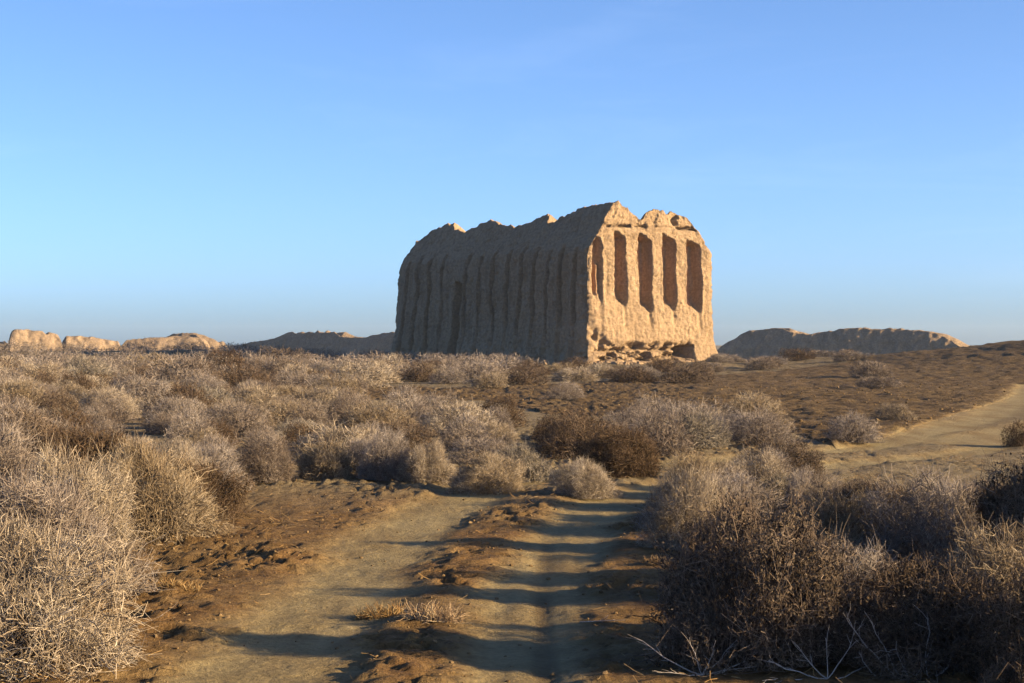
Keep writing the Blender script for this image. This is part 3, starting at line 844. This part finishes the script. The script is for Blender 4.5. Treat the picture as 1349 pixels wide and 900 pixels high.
PROTO = {'near': {}, 'mid': {}, 'far': {}}
seed = 1000
for kind, nn, lv, lum in (('straw', 2, 0, 0.30), ('grey', 2, 0, 0.34), ('sage', 0, 0, 0.34), ('brown', 2, 15000, 0.36)):
    PROTO['near'][kind] = [shrub_meshes('%s_shrub' % kind, seed + i, kind, 46, 2300, 8800, 1.1, leaves=lv, lum=lum) for i in range(nn)]
    PROTO['mid'][kind] = [shrub_meshes('%s_shrub' % kind, seed + 40 + i, kind, 26, 900, 3300, 1.65, leaves=lv // 6, lum=lum) for i in range(2)]
    PROTO['far'][kind] = [shrub_meshes('%s_shrub' % kind, seed + 80 + i, kind, 14, 600, 2000, 2.4, leaves=0, lum=lum, K3=2) for i in range(2)]
    seed += 100
    if kind == 'sage': PROTO['near'][kind] = PROTO['mid'][kind]

rs_ = random.Random(11)
SHRUBS = []          # (x, y, radius)
def place_shrub(x, y, w, h, kind, label, group=None, lod=None, sink=0.0):
    z = float(ground_z(x, y)[0]) - 0.02 - sink
    dist = math.hypot(x, y)
    lod = lod or ('near' if dist < 24 else 'mid' if dist < 55 else 'far')
    st, tw, lf = rs_.choice(PROTO[lod][kind])
    SHRUBS.append((x, y, w / 2))
    sc = (w / 2 * rs_.uniform(0.95, 1.08), w / 2 * rs_.uniform(0.95, 1.08), h / 0.95)
    rot = (rs_.uniform(-0.09, 0.09), rs_.uniform(-0.09, 0.09), rs_.uniform(0, 6.28))
    root = bpy.data.objects.new('dry_shrub', None)
    COL.objects.link(root)
    root.location = (x, y, z); root.rotation_euler = rot; root.scale = sc
    tag(root, label, 'shrub', group)
    link('stems', st, None, root)
    tag(link('twigs', tw, None, root), kind='stuff')
    if lf: tag(link('leaves', lf, None, root), kind='stuff')
    return root

def shrub_px(xc, yb, wp, hp, kind, label, group=None, **k):
    x, y = gnd(xc, yb)
    return place_shrub(x, y, wp * y / F_PX, hp * y / F_PX, kind, label, group, **k)

# single shrubs that stand out: foot point, width and height read off the photograph
shrub_px(20, 872, 330, 190, 'straw', 'big pale straw shrub filling the lower left corner of the view')
shrub_px(-130, 800, 330, 230, 'straw', 'straw shrub cut off by the left edge behind the lower left shrub')
shrub_px(70, 792, 270, 180, 'grey', 'tall pale shrub just behind the lower left corner shrub')
shrub_px(196, 708, 190, 132, 'straw', 'wide tan shrub left of the bare soil beside the track')
shrub_px(85, 728, 230, 165, 'straw', 'tan shrub between the lower left shrub and the wide tan one')
shrub_px(-40, 700, 230, 160, 'grey', 'brownish shrub at the left edge above the lower left shrub')
shrub_px(120, 664, 210, 118, 'brown', 'dull brown shrub rising behind the wide tan shrub')
shrub_px(10, 652, 200, 112, 'brown', 'brown shrub by the left edge behind the tan shrubs')
shrub_px(225, 664, 120, 85, 'straw', 'small tan shrub tucked behind the wide tan one')
shrub_px(345, 637, 118, 62, 'grey', 'rounded shrub with black shaded left side at edge of bare soil')
shrub_px(240, 553, 120, 50, 'brown', 'dark shaded round shrub in the middle of the left thicket')
shrub_px(438, 634, 100, 60, 'straw', 'straw shrub at the edge of the bare soil, right of the black sided one')
shrub_px(505, 636, 76, 64, 'grey', 'narrow upright grey shrub at far end of the left rut')
shrub_px(565, 638, 96, 62, 'straw', 'pale twiggy shrub standing where the left rut disappears')
shrub_px(640, 648, 112, 52, 'straw', 'low sprawling pale shrub between the far ends of both ruts')
shrub_px(690, 632, 108, 58, 'sage', 'grey green shrub behind the far end of the track')
shrub_px(772, 655, 92, 52, 'straw', 'small tan ball shrub at the far end of the right rut')
shrub_px(815, 630, 125, 62, 'brown', 'dark shrub behind the small tan ball shrub')
shrub_px(905, 722, 135, 105, 'straw', 'bright tan shrub on the right bank of the track')
shrub_px(920, 668, 150, 82, 'straw', 'pale shrub behind the bright tan one on the right bank')
shrub_px(1000, 872, 270, 198, 'brown', 'dense dark brown leafy shrub beside the right rut')
shrub_px(1110, 838, 190, 116, 'grey', 'greyish twiggy shrub right of the dense dark one')
shrub_px(1235, 880, 280, 148, 'brown', 'broad brown shrub in the lower right foreground')
shrub_px(1345, 815, 250, 140, 'straw', 'tan lit shrub at the right edge of the foreground')
shrub_px(1400, 910, 230, 160, 'brown', 'black shaded leafy shrub in the lower right corner')
shrub_px(1105, 738, 200, 105, 'straw', 'tan shrub behind the greyish twiggy one')
shrub_px(1225, 745, 190, 120, 'grey', 'grey brown shrub behind the broad lower right shrub')
shrub_px(1330, 718, 180, 100, 'brown', 'brown shrub near right edge behind the tan lit one')
shrub_px(1062, 694, 120, 72, 'grey', 'grey shrub behind the tan one, left of the side track')
shrub_px(1165, 700, 140, 76, 'brown', 'low brown shrub on this side of the side track, left one')
shrub_px(1275, 704, 140, 78, 'grey', 'low grey shrub on this side of the side track, right one')
shrub_px(1030, 634, 110, 52, 'brown', 'dark low shrub this side of the side track')
shrub_px(1125, 582, 80, 38, 'grey', 'single round grey shrub on the soil beside the side track')
shrub_px(1182, 556, 62, 27, 'straw', 'single pale shrub at the edge of the ploughed field')
shrub_px(1345, 585, 50, 36, 'brown', 'dark shrub at the right edge on the far verge of the side track')
shrub_px(1150, 500, 70, 22, 'grey', 'grey shrub at the foot of the right hill, field behind')
shrub_px(1158, 513, 70, 18, 'grey', 'low grey shrub just in front of the hill foot shrub')
shrub_px(745, 527, 70, 22, 'grey', 'lone pale shrub on the bare strip in front of the castle')
shrub_px(645, 513, 62, 25, 'straw', 'pale ball shrub in front of the castle long wall')
shrub_px(590, 507, 60, 24, 'grey', 'grey shrub left of the pale ball shrub before the castle')
shrub_px(550, 503, 50, 28, 'brown', 'orange brown shrub below the left end of the castle')
shrub_px(512, 489, 50, 26, 'straw', 'bright straw shrub left of the castle foot')
shrub_px(835, 505, 85, 22, 'brown', 'dark shrub in front of the sunlit end wall, left one')
shrub_px(905, 505, 80, 24, 'brown', 'dark shrub in front of the cave in the sunlit end wall')
shrub_px(760, 503, 75, 24, 'straw', 'pale shrub below the near corner of the castle')
shrub_px(1000, 562, 100, 48, 'straw', 'pale shrub at the right end of the middle thicket')
shrub_px(905, 590, 120, 55, 'sage', 'dusty grey green shrub in the middle thicket')
shrub_px(865, 560, 100, 42, 'grey', 'grey shrub at the top of the middle thicket')
for _x, _y, _w, _h in ((1560, 880, 300, 230), (1500, 770, 240, 190), (1640, 800, 280, 210), (1480, 700, 200, 140), (1600, 700, 220, 150)):
    shrub_px(_x, _y, _w, _h, 'brown', 'dark shrub standing just past the right edge of the foreground', 'dark shrubs past the right edge')
shrub_px(960, 790, 150, 125, 'brown', 'dark shrub hidden half behind the dense dark brown one')
shrub_px(1430, 780, 260, 200, 'brown', 'tall brown shrub past the right edge of the foreground', sink=0.0)
shrub_px(300, 496, 76, 36, 'brown', 'tall dark shrub on the skyline below the long shadowed wall')
shrub_px(376, 487, 80, 30, 'brown', 'dark sided shrub on the skyline, right of the tall dark one')

ZONES = [
    ('left', [(-70, 472), (520, 472), (520, 500), (440, 528), (480, 553), (640, 560), (720, 570), (800, 578), (830, 605), (838, 640), (640, 648), (520, 640), (285, 637), (262, 690), (-70, 712)], 0.84, (0.9, 1.75), (0.38, 0.50), (('straw', 5), ('grey', 7), ('sage', 1), ('brown', 3))),
    ('foot', [(520, 486), (960, 492), (965, 505), (700, 508), (520, 508)], 0.95, (1.4, 2.2), (0.28, 0.38), (('straw', 4), ('grey', 4), ('brown', 3))),
    ('mid', [(800, 580), (900, 566), (1000, 572), (1030, 596), (1045, 640), (1080, 690), (1480, 696), (1480, 705), (1000, 700), (905, 700), (850, 690), (838, 640)], 0.74, (0.8, 1.5), (0.40, 0.52), (('straw', 5), ('grey', 6), ('sage', 2), ('brown', 3))),
    ('mound', [(945, 477), (1120, 482), (1130, 497), (945, 500)], 1.15, (1.6, 2.8), (0.22, 0.32), (('grey', 5), ('brown', 4))),
    ('hill', [(1190, 482), (1420, 455), (1420, 484), (1190, 494)], 0.95, (1.3, 2.4), (0.24, 0.34), (('brown', 5), ('grey', 3))),
]
CW = {'straw': 'pale straw', 'grey': 'grey brown', 'sage': 'grey green', 'brown': 'dark brown'}
ROWS = {'left': ((24, 'near left thicket'), (31, 'middle left thicket front'), (42, 'middle left thicket back'), (58, 'far left thicket front'), (76, 'far left thicket middle'), (1e9, 'far left thicket rear')),
        'foot': ((1e9, 'castle foot row'),), 'mid': ((17, 'right foreground thicket'), (24, 'side track thicket front'), (1e9, 'side track thicket back')),
        'mound': ((1e9, 'on the small mounds'),), 'hill': ((1e9, 'on the right hill slope'),)}
COLS = ((60, 'by the left edge'), (150, 'below the sunlit wall blocks'), (285, 'below the rounded ruin mound'), (400, 'below left half of shadowed wall'), (530, 'below right half of shadowed wall'),
        (650, 'below the castle doorway'), (770, 'below the castle long wall'), (860, 'below near half of castle end'), (940, 'below far half of castle end'), (1110, 'below left half of right wall'), (1275, 'below right half of right wall'), (1e9, 'by the right edge'))
def describe(zn, X, Y, w, kind):
    row = next(t for lim, t in ROWS[zn] if Y < lim)
    col_ = next(t for lim, t in COLS if 674.5 + F_PX * X / Y < lim)
    size = 'small' if w < 1.25 else 'middling' if w < 1.75 else 'broad'
    return '%s %s shrub, %s, %s' % (size, CW[kind], row, col_), CW[kind] + ' shrubs, ' + row
cand = []
for zn, poly, spc, wr, hr, kinds in ZONES:
    gx = [p[0] for p in poly]; gy = [p[1] for p in poly]
    tries = {'left': 7000, 'foot': 900, 'mid': 2600, 'mound': 500, 'hill': 800}[zn]
    for _ in range(tries):
        # even over the ground
        y0 = CAM_H * F_PX / (max(gy) - 450); y1 = min(86 if zn == 'left' else 118, CAM_H * F_PX / (max(5, min(gy) - 450)))
        Y = math.sqrt(rs_.uniform(y0 * y0, y1 * y1))
        X = (rs_.uniform(min(gx), max(gx)) - 674.5) / F_PX * Y
        cand.append((zn, X, Y))
cx = np.array([c[1] for c in cand]); cy = np.array([c[2] for c in cand])
cz = macro(cx, cy)
tr = np.minimum(dist_to(RL, cx, cy), dist_to(RR, cx, cy))
upx, upy = px(cx, cy, np.zeros_like(cx))
fieldm = in_poly(FIELD, cx, cy)
apx, apy = px(cx, cy, cz)
ZD = {z[0]: z for z in ZONES}
count = len(SHRUBS)
for i, (zn, X, Y) in enumerate(cand):
    _, poly, spc, wr, hr, kinds = ZD[zn]
    tx, ty = (apx[i], apy[i]) if zn == 'hill' else (upx[i], upy[i])
    if not -25 < upx[i] < 1375: continue
    if tr[i] < 1.15 or fieldm[i] or not in_poly(poly, np.array(tx), np.array(ty)): continue
    # keep clear of the castle
    v = np.array((X - AX, Y - AY)); a, b = v @ E1, v @ E2
    if -2 < a < KL + 2 and -2 < b < KW + 2: continue
    w = rs_.uniform(*wr) * ((1.6 if Y > 60 else 1.2 if Y > 40 else 1.0) if zn == 'left' else 1.1); h = w * rs_.uniform(*hr)
    spc *= 1.3 if Y > 60 else 1.16 if zn == 'left' else 1.0
    if any((X - sx) ** 2 + (Y - sy) ** 2 < (spc * (w / 2 + sr) * 1.12) ** 2 for sx, sy, sr in SHRUBS): continue
    pool = [k for k, n_ in kinds for _ in range(n_)]
    kind = rs_.choice(pool)
    lab, grp = describe(zn, X, Y, w, kind)
    place_shrub(X, Y, w, h, kind, lab, grp)
print('SHRUBS', len(SHRUBS), 'hand', count)

# the scrub beyond, towards the skyline walls, reads as one mass
_rng = np.random.default_rng(55)
_parts = []
def scrub_unit(seed_):
    r = np.random.default_rng(seed_)
    n_ = 300
    az = r.uniform(0, 6.28, n_); sz = r.uniform(0, 1, n_); c = np.sqrt(1 - sz * sz)
    d = np.stack([np.cos(az) * c, np.sin(az) * c, sz], 1)
    p = d * (0.97 - np.abs(r.normal(0, 0.2, n_)))[:, None] * (1 + 0.25 * vnoise(d[:, 0] * 2 + seed_, d[:, 1] * 2, d[:, 2] * 2, seed=seed_))[:, None]
    P = grow(p, unit(d * 0.5 + r.normal(0, 0.6, (n_, 3))), r.uniform(0.12, 0.3, n_), 2, r, 0.2)
    v, f = tubes(P, np.full((n_, 2), 0.013) * np.array((1, 0.6)), 3, r)
    return v, f, np.repeat(np.clip(r.normal(0.5, 0.25, n_), 0, 1), 6)
_units = [scrub_unit(600 + k) for k in range(5)]
_placed = []
for _ in range(4000):
    Yc = _rng.uniform(86, 165); Xc = _rng.uniform(-0.30, 0.01) * Yc
    v_ = np.array((Xc - AX, Yc - AY)); a_, b_ = v_ @ E1, v_ @ E2
    if -3 < a_ < KL + 3 and -3 < b_ < KW + 3: continue
    if any((Xc - q[0]) ** 2 + (Yc - q[1]) ** 2 < 2.6 ** 2 for q in _placed): continue
    _placed.append((Xc, Yc))
    v, f, t_ = _units[_rng.integers(0, 5)]
    w_ = _rng.uniform(1.0, 1.9); h_ = _rng.uniform(0.6, 1.0); th_ = _rng.uniform(0, 6.28)
    vv = np.stack([(v[:, 0] * math.cos(th_) - v[:, 1] * math.sin(th_)) * w_ + Xc, (v[:, 0] * math.sin(th_) + v[:, 1] * math.cos(th_)) * w_ + Yc, v[:, 2] * h_ + float(macro(np.array([Xc]), np.array([Yc]))[0]) - 0.05], 1)
    _parts.append((vv, f, t_ * _rng.uniform(0.7, 1.1)))
    if len(_placed) >= 165: break
V, Fc, T = join(_parts)
tag(link('distant_scrub', mesh_np('distant_scrub', V, Fc, attrs={'tint': T}), M_TWIG['grey']), 'far dry scrub in one mass below the skyline walls', 'scrub', None, 'stuff')

# ------------------------------------------------------------------ bare branches, tufts, clods, litter
def bare_branch(name, label, xc, yb, stems, seed, group=None, cat='branch', mat=None, thick=0.007, z0=0.0):
    """stems: list of (dx, dz, bend) end offsets in metres (dx sideways, dy deep, dz up)"""
    rng = np.random.default_rng(seed)
    x, y = gnd(xc, yb)
    z = float(ground_z(x, y)[0]) + z0
    root = bpy.data.objects.new(name, None); COL.objects.link(root)
    root.location = (x, y, z)
    tag(root, label, cat, group)
    for (sx, ex, ey, ez) in stems:
        L = math.sqrt((ex - sx) ** 2 + ey ** 2 + ez ** 2)
        K = 7
        t = np.linspace(0, 1, K)[:, None]
        P = np.array((sx, 0, -0.01)) + t * (np.array((ex, ey, ez)) - np.array((sx, 0, 0))) + np.cumsum(rng.normal(0, 0.03 * L, (K, 3)), 0) * np.array((1, 1, 0.6)) * np.minimum(t * 2, 1)
        P[:, 2] = np.maximum(P[:, 2], 0.006)
        r = 0.65 * thick * (1 - 0.75 * t[:, 0]) * rng.uniform(0.8, 1.2)
        v, f = tubes(P[None], r[None], 6, rng)
        me = mesh_np('stem', v, f, smooth=True); me.materials.append(mat or M_BARE)
        stem = link('stem', me, None, root)
        n = rng.integers(3, 7)
        ii = np.zeros(n, int); tt = rng.uniform(0.3, 0.98, n)
        p, td = at_t(P[None], ii, tt)
        d = unit(td + rng.normal(0, 0.5, (n, 3)))
        Q = grow(p, d, L * rng.uniform(0.12, 0.34, n), 4, rng, 0.2)
        v, f = tubes(Q, thick * 0.26 * np.linspace(1, 0.5, 4)[None].repeat(n, 0), 4, rng)
        me = mesh_np('side_twigs', v, f, smooth=True); me.materials.append(mat or M_BARE)
        tag(link('side_twigs', me, None, stem), kind='stuff')
    return root

bare_branch('dead_branch', 'pale bare branch lying at the foot of the dense dark shrub', 925, 890,
            [(-0.05, 0.30, -0.05, 0.06), (0.0, -0.32, 0.1, 0.20), (0.0, 0.22, 0.05, 0.17), (0.0, -0.10, 0.0, 0.24), (0.05, 0.36, 0.12, 0.13), (0.0, -0.22, -0.1, 0.05), (0, 0.06, 0, 0.2)], 1, thick=0.006)
bare_branch('dead_branch', 'forked bleached stems standing bare in the lower right shade', 1180, 896,
            [(0.0, -0.22, 0.0, 0.32), (0.02, -0.13, 0.05, 0.33), (0.06, 0.03, 0, 0.20), (0.1, 0.20, 0.1, 0.16), (0.16, 0.17, 0, 0.33), (-0.1, -0.18, 0, 0.13), (0.2, 0.42, 0.1, 0.16)], 2, thick=0.0065)
bare_branch('dead_branch', 'tangle of thin grey dead stems in front of the broad brown shrub', 1090, 897,
            [(0.0, -0.30, 0.0, 0.10), (0.0, -0.16, 0.05, 0.22), (0.0, 0.12, 0.0, 0.24), (0.05, 0.34, 0.1, 0.12), (0.0, 0.02, 0, 0.28), (-0.1, -0.34, -0.1, 0.03)], 12, thick=0.0055)
bare_branch('dead_branch', 'tall pale forked twig sticking up out of the dense dark shrub', 992, 858,
            [(0.0, 0.03, 0.0, 0.62), (0.0, 0.10, -0.05, 0.72), (0.0, -0.05, 0.0, 0.58)], 3, thick=0.006)
bare_branch('dead_branch', 'long slanting pale stem between the lower right shrubs', 1128, 862,
            [(0.0, 0.24, 0.05, 0.50), (0.0, 0.10, 0.0, 0.40)], 4, thick=0.006)
bare_branch('dead_branch', 'thin pale twigs arching over the soil below the lower left shrub', 110, 866,
            [(-0.2, 0.25, -0.1, 0.12), (-0.1, 0.36, 0, 0.10), (-0.2, 0.10, -0.2, 0.03), (0.0, 0.42, 0.1, 0.22)], 5, thick=0.0045)
bare_branch('dead_branch', 'straw coloured stick lying across the right rut', 790, 822,
            [(-0.12, 0.14, 0.02, 0.012)], 6, thick=0.006)
bare_branch('dead_branch', 'short pale stick lying in the shade beside the right rut', 905, 806,
            [(-0.12, 0.16, 0.05, 0.03), (0.0, 0.14, -0.04, 0.05)], 7, thick=0.006)

def tuft(label, xc, yb, w, h, seed, nbl=420, mat=M_GRASS, depth=0.6):
    rng = np.random.default_rng(seed)
    x, y = gnd(xc, yb)
    root_z = 0.0
    rr = w * 0.5 * np.sqrt(rng.uniform(0, 1, nbl)); ra = rng.uniform(0, 6.28, nbl)
    bx = rr * np.cos(ra); by = rr * np.sin(ra) * depth
    bz = ground_z(x + bx, y + by)
    st = np.stack([bx, by, bz], 1)
    d = unit(np.stack([rng.normal(0, 0.6, nbl), rng.normal(0, 0.6, nbl), np.abs(rng.normal(0.6, 0.4, nbl))], 1))
    P = np.zeros((nbl, 4, 3)); L = h * rng.uniform(0.4, 1.1, nbl)
    P[:, 0] = st
    for k in range(1, 4):
        P[:, k] = P[:, k - 1] + d * (L / 3)[:, None]
        d = unit(d + rng.normal(0, 0.2, (nbl, 3)) + np.array((0, 0, -0.18)))
    v, f = tubes(P, np.full((nbl, 4), 0.0018) * np.array((1.2, 1, 0.8, 0.4)), 3, rng)
    me = mesh_np('grass_tuft', v, f, attrs={'tint': np.repeat(rng.uniform(0, 1, nbl), 12)})
    me.materials.append(mat)
    o = link('grass_tuft', me, None, None, (x, y, 0))
    tag(o, label, 'grass tuft', 'dry grass tufts beside the track')
    return o
tuft('low orange dry grass tuft on the ridge between the ruts, left one', 500, 808, 0.30, 0.10, 21)
tuft('dry grass tuft with pale twigs on the ridge between the ruts', 572, 818, 0.34, 0.13, 22)
tuft('flat reddish dry grass patch beside the left rut', 225, 780, 0.40, 0.07, 23, 1100)
tuft('sparse dry grass on the soil right of the right rut', 870, 745, 0.25, 0.07, 25, 500)

rng = np.random.default_rng(77)
def scatter(n, y0, y1, xm, rng):
    Y = np.sqrt(rng.uniform(y0 * y0, y1 * y1, n)); X = rng.uniform(-xm, xm, n) * Y
    return X, Y
# clods on the rough soil beside and between the ruts
X, Y = scatter(12000, 7.5, 20, 0.33, rng)
tk, dl, dr = masks(X, Y)
keep = (rng.uniform(0, 1, len(X)) > tk * 0.90) & (fbm(X * 0.8, Y * 0.8, octaves=3, seed=47) > -0.15 + 0.4 * rng.uniform(-1, 1, len(X)))
X, Y = X[keep], Y[keep]
sz = np.clip(rng.gamma(1.4, 0.0045, len(X)), 0.003, 0.017)
v1, f1 = lumps(np.stack([X, Y, ground_z(X, Y) + sz * 0.2], 1), sz, rng, 0.7)
# bigger clods in the field
X, Y = scatter(5000, 34, 70, 0.34, rng)
ok = in_poly(FIELD, X, Y) & (masks(X, Y)[0] < 0.3)
X, Y = X[ok], Y[ok]
sz = np.clip(rng.gamma(1.5, 0.011, len(X)), 0.008, 0.045)
v2, f2 = lumps(np.stack([X, Y, ground_z(X, Y) + sz * 0.2], 1), sz, rng, 0.7)
V = np.concatenate([v1, v2]); Fc = np.concatenate([f1, f2 + len(v1)])
m, nt, b = mat_base('soil_clod')
nt.links.new(ramp(nt, nz(nt, 2.6, 4), [(0.3, (0.072, 0.0476, 0.0244)), (0.5, (0.116, 0.082, 0.0429)), (0.72, (0.158, 0.117, 0.0672))]), b.inputs['Base Color'])
tag(link('soil_clods', mesh_np('soil_clods', V, Fc, smooth=False), m), 'loose brown soil clods strewn over the rough ground', 'soil', None, 'stuff')
# dry litter: short fallen stalks
X, Y = scatter(15000, 7.5, 30, 0.34, rng)
tk, dl, dr = masks(X, Y)
pn = fbm(X * 0.9, Y * 0.9, octaves=3, seed=83)
sx = np.array([s[:3] for s in SHRUBS if s[1] < 32])
near = np.min(np.hypot(X[:, None] - sx[None, :, 0], Y[:, None] - sx[None, :, 1]) - sx[None, :, 2], axis=1)
keep = (tk < 0.5) & ((pn + 0.5 * rng.uniform(-1, 1, len(X)) > 0.30) | (near < 0.25 * rng.uniform(0, 1, len(X))))
X, Y = X[keep], Y[keep]; n = len(X)
th = rng.uniform(0, 6.28, n); L = rng.uniform(0.03, 0.13, n)
d = np.stack([np.cos(th), np.sin(th), rng.uniform(0, 0.6, n)], 1)
P = grow(np.stack([X, Y, np.zeros(n)], 1), unit(d), L, 3, rng, 0.2)
P[:, :, 2] += ground_z(X, Y)[:, None]
v, f = tubes(P, np.full((n, 3), 0.0017), 3, rng)
tag(link('dry_litter', mesh_np('dry_litter', v, f, attrs={'tint': np.repeat(rng.uniform(0.1, 0.9, n), 9)}), M_GRASS), 'short dry stalks lying on the soil around the shrubs', 'plant litter', None, 'stuff')

# ------------------------------------------------------------------ the air
hv = np.array([(x, y, z) for x in (-1750, 1750) for y in (-1000, 1650) for z in (-4, 16)], float)
hf = np.array([(0, 1, 3, 2), (4, 6, 7, 5), (0, 4, 5, 1), (2, 3, 7, 6), (0, 2, 6, 4), (1, 5, 7, 3)])
hm_ = bpy.data.materials.new('thin_haze'); hm_.use_nodes = True
hn = hm_.node_tree; hn.nodes.remove(hn.nodes['Principled BSDF'])
pv = hn.nodes.new('ShaderNodeVolumePrincipled')
pv.inputs['Color'].default_value = (0.66, 0.82, 1.0, 1)
pv.inputs['Density'].default_value = 0.00013
pv.inputs['Anisotropy'].default_value = 0.2
hn.links.new(pv.outputs[0], hn.nodes['Material Output'].inputs['Volume'])
tag(link('haze', mesh_np('haze', hv, hf), hm_), 'thin bluish haze over the plain', None, None, 'stuff')
